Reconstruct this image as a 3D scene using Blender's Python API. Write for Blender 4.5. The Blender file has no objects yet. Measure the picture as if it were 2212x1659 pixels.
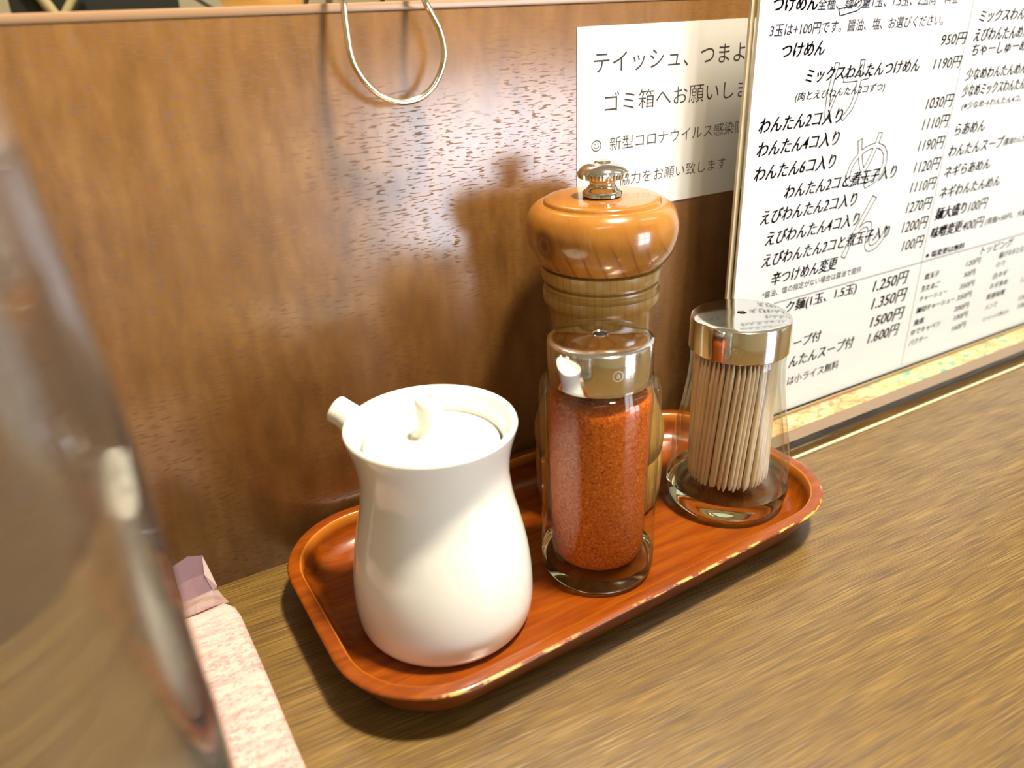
import bpy, bmesh, math, random
from mathutils import Vector, Matrix
random.seed(7)
SC = bpy.context.scene
COL = SC.collection
CM = 0.01

# ------------------------------------------------------------------ camera
def make_camera():
    a, b, g = 0.5204, 0.4408, -0.0373
    f = Vector((math.sin(a)*math.cos(b), math.cos(a)*math.cos(b), -math.sin(b)))
    r = Vector((math.cos(a), -math.sin(a), 0.0))
    u = r.cross(f)
    r2 = math.cos(g)*r + math.sin(g)*u
    u2 = -math.sin(g)*r + math.cos(g)*u
    cam = bpy.data.cameras.new('camera')
    o = bpy.data.objects.new('camera', cam)
    COL.objects.link(o)
    m = Matrix(((r2.x, u2.x, -f.x, 0.0), (r2.y, u2.y, -f.y, -0.3156), (r2.z, u2.z, -f.z, 0.23), (0, 0, 0, 1)))
    o.matrix_world = m
    cam.sensor_width = 36.0
    cam.lens = 1729.0/2212.0*36.0
    cam.clip_start = 0.005
    cam.clip_end = 50
    cam.dof.use_dof = True
    cam.dof.focus_distance = 0.36
    cam.dof.aperture_fstop = 8.0
    SC.camera = o
make_camera()

# ------------------------------------------------------------------ light and exposure
LAMP_POWER = 36.0
WINDOW_STRENGTH = 13.5
PANEL_STRENGTH = 6.0
WORLD_STRENGTH = 0.25
SC.view_settings.view_transform = 'Standard'
SC.view_settings.look = 'None'
SC.view_settings.gamma = 1.0
SC.view_settings.use_curve_mapping = False
SC.view_settings.exposure = 0.33
SC.cycles.use_denoising = True
SC.cycles.max_bounces = 14
SC.cycles.transmission_bounces = 12
SC.cycles.transparent_max_bounces = 16
SC.cycles.glossy_bounces = 6
SC.cycles.diffuse_bounces = 4
SC.cycles.sample_clamp_indirect = 6.0
SC.cycles.blur_glossy = 0.4
W = bpy.data.worlds.new('restaurant_ambience')
SC.world = W
W.use_nodes = True
W.node_tree.nodes['Background'].inputs[0].default_value = (1.0, 0.86, 0.68, 1)
W.node_tree.nodes['Background'].inputs[1].default_value = WORLD_STRENGTH

def area(name, loc, target, size, power, col, shape='DISK', sy=None):
    l = bpy.data.lights.new(name, 'AREA')
    l.shape = shape; l.size = size
    if sy: l.size_y = sy
    l.energy = power; l.color = col
    o = bpy.data.objects.new(name, l); COL.objects.link(o)
    o.location = loc
    d = Vector(target) - Vector(loc)
    o.rotation_euler = d.to_track_quat('-Z', 'Y').to_euler()
    return o
area('ceiling_downlight', (0.36, -0.31, 1.30), (0.17, -0.08, 0.0), 0.13, LAMP_POWER, (1.0, 0.86, 0.66))

# ------------------------------------------------------------------ helpers
def tag(o, label=None, cat=None, group=None, kind=None):
    if label: o['label'] = label
    if cat: o['category'] = cat
    if group: o['group'] = group
    if kind: o['kind'] = kind
    return o

def thing(name, label, cat, loc=(0, 0, 0), group=None, kind=None):
    o = bpy.data.objects.new(name, None); COL.objects.link(o)
    o.location = (loc[0]*CM, loc[1]*CM, loc[2]*CM)
    o.empty_display_size = 0.01
    return tag(o, label, cat, group, kind)

def link(name, me, mat, parent=None, smooth=True, angle=35, loc=(0, 0, 0)):
    if mat is not None:
        me.materials.clear(); me.materials.append(mat)
    if smooth:
        me.polygons.foreach_set('use_smooth', [True]*len(me.polygons))
        if angle: me.set_sharp_from_angle(angle=math.radians(angle))
    o = bpy.data.objects.new(name, me); COL.objects.link(o)
    o.location = (loc[0]*CM, loc[1]*CM, loc[2]*CM)
    if parent: o.parent = parent
    return o

def from_bm(bm, scale=CM):
    me = bpy.data.meshes.new('m')
    bmesh.ops.recalc_face_normals(bm, faces=bm.faces)
    bm.to_mesh(me); bm.free()
    if scale != 1: me.transform(Matrix.Scale(scale, 4))
    return me

def catmull(pts, n=6):
    out = []
    P = [Vector(p) for p in pts]
    for i in range(len(P)-1):
        p0 = P[max(i-1, 0)]; p1 = P[i]; p2 = P[i+1]; p3 = P[min(i+2, len(P)-1)]
        for k in range(n):
            t = k/n
            out.append(0.5*((2*p1) + (p2-p0)*t + (2*p0-5*p1+4*p2-p3)*t*t + (3*p1-p0-3*p2+p3)*t**3))
    out.append(P[-1])
    return out

def lathe(prof, seg=96, closed=False):
    """prof: list of (z, r) in cm; r==0 collapses to a pole. closed joins the last ring to the first."""
    bm = bmesh.new(); rings = []
    for z, r in prof:
        if r < 1e-4: rings.append([bm.verts.new((0, 0, z))])
        else: rings.append([bm.verts.new((r*math.cos(2*math.pi*k/seg), r*math.sin(2*math.pi*k/seg), z)) for k in range(seg)])
    pairs = list(zip(rings[:-1], rings[1:]))
    if closed: pairs.append((rings[-1], rings[0]))
    for A, B in pairs:
        if len(A) == 1 and len(B) == 1: continue
        for k in range(seg):
            k2 = (k+1) % seg
            if len(A) == 1: bm.faces.new((A[0], B[k], B[k2]))
            elif len(B) == 1: bm.faces.new((A[k], A[k2], B[0]))
            else: bm.faces.new((A[k], A[k2], B[k2], B[k]))
    return bm

def smooth_prof(pts, n=5):
    return [(v.x, max(v.y, 0.0)) for v in catmull([(z, r, 0) for z, r in pts], n)]

def box(bm, x0, x1, y0, y1, z0, z1):
    v = [bm.verts.new(p) for p in ((x0,y0,z0),(x1,y0,z0),(x1,y1,z0),(x0,y1,z0),(x0,y0,z1),(x1,y0,z1),(x1,y1,z1),(x0,y1,z1))]
    for f in ((0,3,2,1),(4,5,6,7),(0,1,5,4),(1,2,6,5),(2,3,7,6),(3,0,4,7)): bm.faces.new([v[i] for i in f])
    return v

def bevel_all(bm, w, seg=2):
    bmesh.ops.bevel(bm, geom=list(bm.edges), offset=w, segments=seg, profile=0.5, affect='EDGES')

def box_mesh(x0, x1, y0, y1, z0, z1, bev=0.0, seg=2):
    bm = bmesh.new(); box(bm, x0, x1, y0, y1, z0, z1)
    if bev: bevel_all(bm, bev, seg)
    return from_bm(bm)

def tube(path, rad, seg=12, caps=True):
    """tube along points (cm); rad a number or list"""
    P = [Vector(p) for p in path]; bm = bmesh.new(); rings = []
    up = Vector((0, 0, 1)); last = None
    for i, p in enumerate(P):
        t = (P[min(i+1, len(P)-1)] - P[max(i-1, 0)]).normalized()
        if last is None:
            n = t.cross(up)
            if n.length < 0.1: n = t.cross(Vector((1, 0, 0)))
        else: n = last - t*last.dot(t)
        n.normalize(); last = n; b = t.cross(n)
        r = rad[i] if isinstance(rad, (list, tuple)) else rad
        rings.append([bm.verts.new(p + (n*math.cos(2*math.pi*k/seg) + b*math.sin(2*math.pi*k/seg))*r) for k in range(seg)])
    for A, B in zip(rings[:-1], rings[1:]):
        for k in range(seg): bm.faces.new((A[k], A[(k+1) % seg], B[(k+1) % seg], B[k]))
    if caps:
        bm.faces.new(rings[0]); bm.faces.new(rings[-1])
    return bm

# ------------------------------------------------------------------ material helpers
class NT:
    def __init__(s, name):
        s.m = bpy.data.materials.new(name); s.m.use_nodes = True
        s.t = s.m.node_tree; s.b = s.t.nodes['Principled BSDF']; s.out = s.t.nodes['Material Output']
    def n(s, typ, **kw):
        nd = s.t.nodes.new(typ)
        for k, v in kw.items():
            if k.startswith('i_'): nd.inputs[k[2:].replace('_', ' ')].default_value = v
            else: setattr(nd, k, v)
        return nd
    def l(s, a, b): s.t.links.new(a, b)
    def coord(s, scale=(1, 1, 1), rot=(0, 0, 0), kind='Object'):
        tc = s.n('ShaderNodeTexCoord'); mp = s.n('ShaderNodeMapping')
        s.l(tc.outputs[kind], mp.inputs[0]); mp.inputs['Scale'].default_value = scale; mp.inputs['Rotation'].default_value = rot
        return mp.outputs[0]
    def noise(s, vec, scale=5, detail=4, rough=0.5, dist=0.0):
        nd = s.n('ShaderNodeTexNoise'); s.l(vec, nd.inputs['Vector'])
        nd.inputs['Scale'].default_value = scale; nd.inputs['Detail'].default_value = detail
        nd.inputs['Roughness'].default_value = rough; nd.inputs['Distortion'].default_value = dist
        return nd.outputs['Fac']
    def ramp(s, fac, stops, interp='LINEAR'):
        nd = s.n('ShaderNodeValToRGB'); s.l(fac, nd.inputs[0]); cr = nd.color_ramp; cr.interpolation = interp
        while len(cr.elements) < len(stops): cr.elements.new(0.5)
        for e, (p, c) in zip(cr.elements, stops):
            e.position = p; e.color = (c[0], c[1], c[2], 1) if not isinstance(c, (int, float)) else (c, c, c, 1)
        return nd.outputs[0]
    def mix(s, fac, a, b, mode='MIX'):
        nd = s.n('ShaderNodeMix', data_type='RGBA', blend_type=mode)
        for inp, v in ((nd.inputs[0], fac), (nd.inputs[6], a), (nd.inputs[7], b)):
            if hasattr(v, 'is_linked') or hasattr(v, 'links'): s.l(v, inp)
            elif isinstance(v, (tuple, list)): inp.default_value = (v[0], v[1], v[2], 1)
            else: inp.default_value = v
        return nd.outputs[2]
    def math(s, op, a, b=0.0, c=None):
        nd = s.n('ShaderNodeMath', operation=op)
        for inp, v in zip(nd.inputs, (a, b) if c is None else (a, b, c)):
            if hasattr(v, 'links'): s.l(v, inp)
            else: inp.default_value = v
        return nd.outputs[0]
    def bump(s, h, strength=0.2, dist=0.001):
        nd = s.n('ShaderNodeBump'); s.l(h, nd.inputs['Height']); nd.inputs['Strength'].default_value = strength
        nd.inputs['Distance'].default_value = dist; s.l(nd.outputs[0], s.b.inputs['Normal'])
    def set(s, **kw):
        for k, v in kw.items():
            inp = s.b.inputs[k.replace('_', ' ')]
            if hasattr(v, 'links'): s.l(v, inp)
            elif isinstance(v, (tuple, list)) and len(v) == 3: inp.default_value = (*v, 1)
            else: inp.default_value = v
        return s

def plain(name, col, rough=0.5, **kw):
    t = NT(name); t.set(Base_Color=col, Roughness=rough, **kw); return t.m

# text placement on its sheet, in cm: string, x0, x1, baseline z, height, weight, slant
MENU_TEXT = [
    ('つけめん', 30.8, 33.72, 22.35, 0.66, 2, 0.15),
    ('全種、麺の量1玉、1.5玉、2玉同一料金', 33.75, 44.74, 22.33, 0.57, 0, 0.15),
    ('3玉は+100円です。醤油、塩、お選びください。', 30.73, 43.67, 21.31, 0.55, 0, 0.12),
    ('つけめん', 31.68, 34.59, 20.33, 0.66, 2, 0.25),
    ('ミックスわんたんつけめん', 33.46, 42.27, 19.09, 0.67, 2, 0.25),
    ('(肉とえびわんたん2コずつ)', 32.9, 39.64, 18.24, 0.5, 1, 0.2),
    ('950円', 43.82, 46.07, 20.25, 0.64, 1, 0.2),
    ('1190円', 43.5, 46.01, 19.05, 0.65, 1, 0.2),
    ('1030円', 43.47, 45.94, 16.98, 0.71, 1, 0.2),
    ('1110円', 43.47, 45.91, 15.87, 0.72, 1, 0.2),
    ('1190円', 43.43, 45.85, 14.69, 0.72, 1, 0.2),
    ('1120円', 43.4, 45.84, 13.49, 0.73, 1, 0.2),
    ('1110円', 43.38, 45.8, 12.36, 0.72, 1, 0.2),
    ('1270円', 43.33, 45.76, 11.18, 0.74, 1, 0.2),
    ('1200円', 43.26, 45.71, 10.02, 0.76, 1, 0.2),
    ('100円', 43.58, 45.65, 8.86, 0.75, 1, 0.2),
    ('1.250円', 41.44, 44.72, 6.73, 0.83, 2, 0.2),
    ('1.350円', 41.59, 44.9, 5.57, 0.85, 2, 0.2),
    ('1500円', 41.75, 45.0, 4.36, 0.81, 2, 0.2),
    ('1.600円', 41.76, 44.76, 3.3, 0.79, 2, 0.2),
    ('わんたん2コ入り', 30.58, 36.57, 16.99, 0.74, 2, 0.25),
    ('わんたん4コ入り', 30.61, 36.55, 15.87, 0.74, 2, 0.25),
    ('わんたん6コ入り', 30.58, 36.51, 14.69, 0.76, 2, 0.25),
    ('わんたん2コと煮玉子入り', 32.87, 41.81, 13.51, 0.76, 2, 0.25),
    ('えびわんたん2コ入り', 31.3, 38.72, 12.39, 0.76, 2, 0.25),
    ('えびわんたん4コ入り', 31.83, 39.18, 11.22, 0.76, 2, 0.25),
    ('えびわんたん2コと煮玉子入り', 31.75, 42.1, 10.05, 0.76, 2, 0.25),
    ('辛つけめん変更', 32.64, 37.85, 8.9, 0.77, 2, 0.2),
    ('*醤油、塩の指定がない場合は醤油で提供', 32.04, 40.08, 8.29, 0.39, 0, 0.1),
    ('ク麺(1玉、1.5玉)', 34.02, 39.9, 6.95, 0.78, 2, 0.1),
    ('ープ付', 35.0, 37.33, 4.67, 0.66, 2, 0.15),
    ('んたんスープ付', 34.81, 40.45, 3.47, 0.75, 2, 0.15),
    ('は小ライス無料', 34.9, 39.32, 2.35, 0.57, 1, 0.1),
    ('ミックスわんたんめん', 46.86, 54.26, 21.31, 0.63, 2, 0.25),
    ('えびわんたんめん', 46.69, 52.12, 20.33, 0.69, 2, 0.25),
    ('ちゃーしゅーめん', 46.83, 52.92, 19.58, 0.65, 2, 0.2),
    ('少なめわんたんめん', 46.63, 52.69, 18.3, 0.67, 2, 0.2),
    ('少なめミックスわんたんめん', 46.59, 54.05, 17.4, 0.69, 2, 0.2),
    ('(※少なめ→わんたん4コ、えび', 46.87, 54.36, 16.64, 0.49, 1, 0.15),
    ('らあめん', 46.66, 49.6, 15.29, 0.68, 2, 0.2),
    ('わんたんスープ', 46.42, 51.97, 14.1, 0.7, 2, 0.2),
    ('(醤油わんたん', 51.97, 54.79, 14.11, 0.5, 1, 0.1),
    ('ネギらあめん', 46.41, 51.02, 12.9, 0.69, 2, 0.2),
    ('ネギわんたんめん', 46.35, 52.53, 11.66, 0.71, 2, 0.2),
    ('麺大盛り', 46.3, 49.38, 10.36, 0.75, 3, 0.15),
    ('100円', 49.66, 51.68, 10.35, 0.71, 1, 0.2),
    ('味噌変更', 46.24, 49.38, 9.22, 0.74, 3, 0.15),
    ('400円', 49.43, 51.72, 9.16, 0.69, 1, 0.2),
    ('(背脂+50円、大盛', 51.91, 56.59, 9.14, 0.49, 1, 0.1),
    ('※ 塩変更は無料', 46.15, 50.09, 7.99, 0.41, 2, 0.1),
    ('トッピング', 52.15, 55.78, 7.18, 0.57, 1, 0.15),
    ('煮玉子', 46.45, 47.94, 6.57, 0.39, 2, 0.1),
    ('生たまご', 46.34, 48.22, 5.81, 0.39, 2, 0.1),
    ('チャーシュー', 46.37, 49.22, 5.1, 0.37, 1, 0.1),
    ('麺切チャーシュー', 46.26, 50.27, 4.35, 0.41, 2, 0.1),
    ('角煮', 46.26, 47.3, 3.52, 0.41, 2, 0.1),
    ('ゆでキャベツ', 46.16, 49.21, 2.84, 0.42, 1, 0.1),
    ('パクチー', 46.13, 48.1, 2.13, 0.42, 1, 0.1),
    ('120円', 50.77, 52.33, 6.6, 0.43, 1, 0.1),
    ('50円', 50.77, 52.03, 5.87, 0.41, 1, 0.1),
    ('350円', 50.58, 52.2, 5.09, 0.41, 1, 0.1),
    ('350円', 50.54, 52.16, 4.32, 0.42, 1, 0.1),
    ('200円', 50.49, 52.13, 3.54, 0.42, 1, 0.1),
    ('100円', 50.66, 52.21, 2.87, 0.43, 1, 0.1),
    ('160円', 50.71, 52.26, 2.1, 0.44, 1, 0.1),
    ('揚げネギとむね肉', 54.43, 58.39, 6.51, 0.45, 1, 0.1),
    ('のり', 54.38, 55.38, 5.91, 0.38, 0, 0.1),
    ('白ネギ', 54.31, 55.99, 5.09, 0.43, 1, 0.1),
    ('ネギ多め', 54.14, 56.33, 4.37, 0.43, 1, 0.1),
    ('青唐味噌', 54.09, 56.24, 3.63, 0.44, 1, 0.1),
    ('メンマ', 54.22, 55.64, 2.86, 0.41, 0, 0.1),
    ('スペシャル煮込み', 54.2, 57.39, 2.01, 0.34, 0, 0.1),
    ('120円', 58.04, 59.81, 4.12, 0.41, 0, 0.1),
    ('150円', 58.35, 60.13, 2.69, 0.42, 1, 0.1),
    ('100円', 58.5, 60.28, 2.05, 0.43, 1, 0.1),
    ('つ', 34.11, 37.79, 22.01, 2.4, -1, 0),
    ('け', 35.14, 38.31, 17.04, 2.93, -1, 0.1),
    ('め', 37.51, 40.83, 13.21, 2.98, -1, 0.1),
    ('ん', 38.04, 41.97, 9.4, 3.36, -1, 0.1),
]
SIGN_TEXT = [
    ('テイッシュ、つまよ', 22.95, 32.32, 20.1, 0.88, 0, 0.0),
    ('ゴミ箱へお願いしま', 23.59, 32.74, 18.36, 0.88, 0, 0.0),
    ('新型コロナウイルス感染防', 23.92, 32.69, 16.6, 0.63, 0, 0),
    ('ご協力をお願い致します', 23.88, 31.57, 14.85, 0.6, 0, 0),
]
HOOK = [(x, -1.0, z) for x, z in ((11.09, 23.41), (11.1, 22.8), (11.12, 22.18), (11.16, 21.63), (11.3, 21.14), (11.67, 20.55), (12.25, 20.04), (12.98, 19.76), (13.78, 19.83), (14.41, 20.21), (14.85, 20.84), (15.02, 21.5), (14.88, 22.26), (14.54, 22.92), (14.33, 23.32))]
SPOUT = (7.85, -3.9, 9.1)

# ------------------------------------------------------------------ materials
def m_partition():
    t = NT('partition_wood_laminate')
    cloud = t.noise(t.coord((105, 105, 30)), 1.0, 5, 0.62, 0.15)
    broad = t.noise(t.coord((14, 14, 9)), 1.0, 3, 0.5, 0.1)
    base = t.ramp(cloud, [(0.28, (0.115, 0.050, 0.0105)), (0.5, (0.198, 0.092, 0.0225)), (0.74, (0.29, 0.150, 0.045))])
    base = t.mix(t.ramp(broad, [(0.35, 0.0), (0.65, 0.45)]), base, (0.235, 0.112, 0.030))
    fine = t.noise(t.coord((220, 220, 2400)), 1.0, 2, 0.5)
    base = t.mix(t.ramp(fine, [(0.45, 0.0), (0.75, 0.22)]), base, (0.17, 0.072, 0.02))
    pore = t.noise(t.coord((210, 210, 1300)), 1.0, 1, 0.5, 0.1)
    where = t.noise(t.coord((22, 22, 22)), 1.0, 2, 0.5)
    pm = t.math('MULTIPLY', t.ramp(pore, [(0.575, 0.0), (0.62, 1.0)]), t.ramp(where, [(0.34, 0.1), (0.46, 0.9)]))
    base = t.mix(t.math('MULTIPLY', pm, 0.7), base, (0.12, 0.05, 0.015))
    t.set(Base_Color=base, Roughness=t.ramp(pm, [(0.0, 0.235), (1.0, 0.6)]), IOR=1.58)
    t.l(t.math('SUBTRACT', 0.45, t.math('MULTIPLY', pm, 0.45)), t.b.inputs['Coat Weight']); t.b.inputs['Coat Roughness'].default_value = 0.22; t.b.inputs['Coat IOR'].default_value = 1.55
    t.bump(t.math('MULTIPLY', fine, 0.25), 0.05, 0.0003)
    return t.m

def m_counter():
    t = NT('counter_wood_laminate')
    co = t.coord((1, 1, 1))
    warp = t.noise(t.coord((12, 16, 16)), 1.0, 2, 0.5)
    # grain runs along x: stretch the noise by squeezing the x frequency
    tc = t.n('ShaderNodeTexCoord'); sep = t.n('ShaderNodeSeparateXYZ'); t.l(tc.outputs['Object'], sep.inputs[0])
    yy = t.math('ADD', sep.outputs[1], t.math('MULTIPLY', warp, 0.0035))
    yy = t.math('ADD', yy, t.math('MULTIPLY', sep.outputs[0], 0.05))
    cb = t.n('ShaderNodeCombineXYZ'); t.l(sep.outputs[0], cb.inputs[0]); t.l(yy, cb.inputs[1])
    def st(sx, sy, det, dist=0.0):
        mp = t.n('ShaderNodeMapping'); t.l(cb.outputs[0], mp.inputs[0]); mp.inputs['Scale'].default_value = (sx, sy, 1)
        return t.noise(mp.outputs[0], 1.0, det, 0.55, dist)
    g1 = st(38, 1500, 2); g2 = st(16, 160, 4); g3 = st(70, 2600, 1)
    c = t.ramp(g2, [(0.3, (0.108, 0.062, 0.012)), (0.55, (0.155, 0.091, 0.020)), (0.75, (0.205, 0.127, 0.032))])
    c = t.mix(t.ramp(g1, [(0.50, 0.0), (0.60, 0.75)]), c, (0.058, 0.029, 0.006))
    c = t.mix(t.ramp(g1, [(0.30, 0.6), (0.43, 0.0)]), c, (0.29, 0.195, 0.068))
    c = t.mix(t.ramp(g3, [(0.5, 0.0), (0.7, 0.35)]), c, (0.05, 0.027, 0.008))
    t.set(Base_Color=c, Roughness=t.ramp(g1, [(0.3, 0.26), (0.7, 0.45)]), IOR=1.55)
    t.b.inputs['Coat Weight'].default_value = 0.5; t.b.inputs['Coat Roughness'].default_value = 0.22
    t.bump(t.math('ADD', t.math('MULTIPLY', g1, -1.0), t.math('MULTIPLY', g3, -0.3)), 0.3, 0.0005)
    return t.m

def m_tray():
    t = NT('tray_stained_wood')
    g = t.noise(t.coord((30, 260, 260)), 1.0, 4, 0.6, 0.4)
    c = t.ramp(g, [(0.25, (0.115, 0.020, 0.001)), (0.5, (0.185, 0.037, 0.0010)), (0.78, (0.25, 0.062, 0.002))])
    at = t.n('ShaderNodeAttribute', attribute_name='wear')
    n = t.noise(t.coord((70, 70, 300)), 1.0, 4, 0.65)
    chip = t.math('MULTIPLY', at.outputs['Fac'], t.ramp(n, [(0.50, 0.0), (0.55, 1.0)]))
    c = t.mix(chip, c, (0.80, 0.42, 0.10))
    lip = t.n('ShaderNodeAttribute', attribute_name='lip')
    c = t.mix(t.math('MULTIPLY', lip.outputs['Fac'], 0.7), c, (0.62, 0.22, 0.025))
    t.set(Base_Color=c, Roughness=0.27, IOR=1.5)
    t.b.inputs['Coat Weight'].default_value = 0.3; t.b.inputs['Coat Roughness'].default_value = 0.12
    t.bump(g, 0.08, 0.0006)
    return t.m

def m_ceramic():
    t = NT('white_glazed_ceramic')
    t.set(Base_Color=(0.82, 0.83, 0.77), Roughness=0.12, IOR=1.5)
    t.b.inputs['Subsurface Weight'].default_value = 0.12
    t.b.inputs['Subsurface Radius'].default_value = (0.004, 0.004, 0.003)
    t.b.inputs['Coat Weight'].default_value = 0.35; t.b.inputs['Coat Roughness'].default_value = 0.05
    return t.m

def m_mill(head):
    t = NT('mill_head_wood' if head else 'mill_body_wood')
    tc = t.n('ShaderNodeTexCoord'); sep = t.n('ShaderNodeSeparateXYZ'); t.l(tc.outputs['Object'], sep.inputs[0])
    # growth layers are near vertical planes; the ring lines show where they cut the turned surface
    u = t.math('ADD', t.math('MULTIPLY', sep.outputs[0], 0.78), t.math('MULTIPLY', sep.outputs[1], -0.62))
    u = t.math('ADD', u, t.math('MULTIPLY', sep.outputs[2], 0.38 if head else 0.02))
    nz = t.noise(t.coord((60, 60, 25)), 1.0, 2, 0.5)
    u = t.math('ADD', u, t.math('MULTIPLY', nz, 0.004))
    w = t.math('FRACT', t.math('MULTIPLY', u, 150.0 if head else 330.0))
    fine = t.noise(t.coord((700, 700, 45)), 1.0, 3, 0.6)
    if head:
        c = t.ramp(t.noise(t.coord((45, 45, 30)), 1.0, 3), [(0.3, (0.28, 0.105, 0.014)), (0.7, (0.40, 0.172, 0.027))])
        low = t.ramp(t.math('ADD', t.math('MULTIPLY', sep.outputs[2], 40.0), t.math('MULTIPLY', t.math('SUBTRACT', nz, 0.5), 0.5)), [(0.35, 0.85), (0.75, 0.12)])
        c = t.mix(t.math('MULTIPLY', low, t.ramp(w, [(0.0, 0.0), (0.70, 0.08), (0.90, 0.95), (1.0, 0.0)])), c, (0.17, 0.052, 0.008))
        # a knot on the side of the head
        kn = t.n('ShaderNodeVectorMath', operation='DISTANCE'); t.l(tc.outputs['Object'], kn.inputs[0]); kn.inputs[1].default_value = (-0.0318, -0.0045, 0.0133)
        kd = t.math('ADD', kn.outputs['Value'], t.math('MULTIPLY', t.math('SUBTRACT', nz, 0.5), 0.006))
        c = t.mix(t.ramp(t.math('MULTIPLY', kd, 100.0), [(0.15, 0.95), (0.30, 0.55), (0.45, 0.75), (0.8, 0.0)]), c, (0.09, 0.024, 0.005))
        t.set(Base_Color=c, Roughness=0.2)
        t.b.inputs['Coat Weight'].default_value = 0.6; t.b.inputs['Coat Roughness'].default_value = 0.07
    else:
        c = t.ramp(t.noise(t.coord((60, 60, 25)), 1.0, 3), [(0.3, (0.27, 0.150, 0.032)), (0.7, (0.38, 0.225, 0.058))])
        c = t.mix(t.ramp(w, [(0.0, 0.0), (0.6, 0.05), (0.9, 0.55), (1.0, 0.0)]), c, (0.20, 0.09, 0.018))
        t.set(Base_Color=c, Roughness=0.33)
        t.b.inputs['Coat Weight'].default_value = 0.3; t.b.inputs['Coat Roughness'].default_value = 0.15
    c2 = t.mix(t.ramp(fine, [(0.5, 0.0), (0.75, 0.35)]), c, (0.25, 0.09, 0.015))
    t.l(c2, t.b.inputs['Base Color'])
    return t.m

def m_chrome(name='polished_steel', col=(0.74, 0.74, 0.72), rough=0.09, brushed=False):
    t = NT(name); t.set(Base_Color=col, Metallic=1.0, Roughness=rough)
    if brushed:
        n = t.noise(t.coord((500, 500, 500)), 1.0, 4, 0.7)
        t.l(t.ramp(n, [(0.35, rough*0.8), (0.75, rough*1.9)]), t.b.inputs['Roughness'])
    return t.m

def m_thin_glass(name, tint=(0.97, 0.98, 0.96), strength=1.0, rough=0.03):
    """glass wall too thin to bend light: clear, with Fresnel reflection"""
    t = NT(name); t.t.nodes.remove(t.b)
    tr = t.n('ShaderNodeBsdfTransparent'); tr.inputs[0].default_value = (*tint, 1)
    gl = t.n('ShaderNodeBsdfGlossy'); gl.inputs['Roughness'].default_value = rough
    fr = t.n('ShaderNodeFresnel'); ge = t.n('ShaderNodeNewGeometry')
    # the wall is thin: leaving the sheet reflects as little as entering it
    t.l(t.math('SUBTRACT', 1.5, t.math('MULTIPLY', ge.outputs['Backfacing'], 0.8333)), fr.inputs[0])
    mx = t.n('ShaderNodeMixShader')
    t.l(t.math('MULTIPLY', fr.outputs[0], strength), mx.inputs[0]); t.l(tr.outputs[0], mx.inputs[1]); t.l(gl.outputs[0], mx.inputs[2])
    t.l(mx.outputs[0], t.out.inputs[0])
    return t.m

def m_glass(name, col=(0.96, 0.98, 0.95), ior=1.5, rough=0.0):
    t = NT(name); t.t.nodes.remove(t.b)
    g = t.n('ShaderNodeBsdfGlass'); g.inputs['Color'].default_value = (*col, 1); g.inputs['Roughness'].default_value = rough; g.inputs['IOR'].default_value = ior
    t.l(g.outputs[0], t.out.inputs[0])
    return t.m

def m_scuffed_glass(name, col, ior, haze):
    """clear moulded plastic, slightly dulled by fine scuffs"""
    t = NT(name); t.t.nodes.remove(t.b)
    g = t.n('ShaderNodeBsdfGlass'); g.inputs['Color'].default_value = (*col, 1); g.inputs['Roughness'].default_value = 0.02; g.inputs['IOR'].default_value = ior
    d = t.n('ShaderNodeBsdfTranslucent'); d.inputs['Color'].default_value = (0.85, 0.84, 0.82, 1)
    d2 = t.n('ShaderNodeBsdfDiffuse'); d2.inputs['Color'].default_value = (0.85, 0.84, 0.82, 1)
    m0 = t.n('ShaderNodeMixShader'); m0.inputs[0].default_value = 0.5; t.l(d.outputs[0], m0.inputs[1]); t.l(d2.outputs[0], m0.inputs[2])
    mx = t.n('ShaderNodeMixShader'); mx.inputs[0].default_value = haze
    t.l(g.outputs[0], mx.inputs[1]); t.l(m0.outputs[0], mx.inputs[2]); t.l(mx.outputs[0], t.out.inputs[0])
    return t.m

def m_chili():
    t = NT('chili_powder')
    n1 = t.noise(t.coord((1, 1, 1)), 900, 3, 0.75); n2 = t.noise(t.coord((1, 1, 1)), 2100, 2, 0.6); n3 = t.noise(t.coord((1, 1, 1)), 90, 2, 0.5)
    c = t.ramp(n1, [(0.33, (0.20, 0.02, 0.002)), (0.45, (0.48, 0.085, 0.006)), (0.6, (0.66, 0.17, 0.012)), (0.75, (0.85, 0.36, 0.06))])
    c = t.mix(t.ramp(n2, [(0.35, 0.5), (0.48, 0.0)]), c, (0.38, 0.04, 0.004))
    c = t.mix(t.ramp(n3, [(0.4, 0.25), (0.6, 0.0)]), c, (0.5, 0.09, 0.009))
    t.set(Base_Color=c, Roughness=0.8, Specular_IOR_Level=0.08); t.bump(n1, 0.8, 0.001)
    return t.m

def m_pick():
    t = NT('toothpick_wood')
    n = t.noise(t.coord((900, 900, 60)), 1.0, 3)
    oi = t.n('ShaderNodeObjectInfo')
    c = t.ramp(n, [(0.3, (0.72, 0.55, 0.38)), (0.7, (0.88, 0.74, 0.56))])
    c = t.mix(t.math('MULTIPLY', oi.outputs['Random'], 0.35), c, (0.62, 0.38, 0.18))
    t.set(Base_Color=c, Roughness=0.6)
    return t.m

def m_paper(name, col=(0.88, 0.88, 0.87), rough=0.45):
    t = NT(name); n = t.noise(t.coord((1, 1, 1)), 900, 3, 0.6)
    t.set(Base_Color=col, Roughness=rough, Specular_IOR_Level=0.04); t.bump(n, 0.05, 0.0003)
    return t.m

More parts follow.
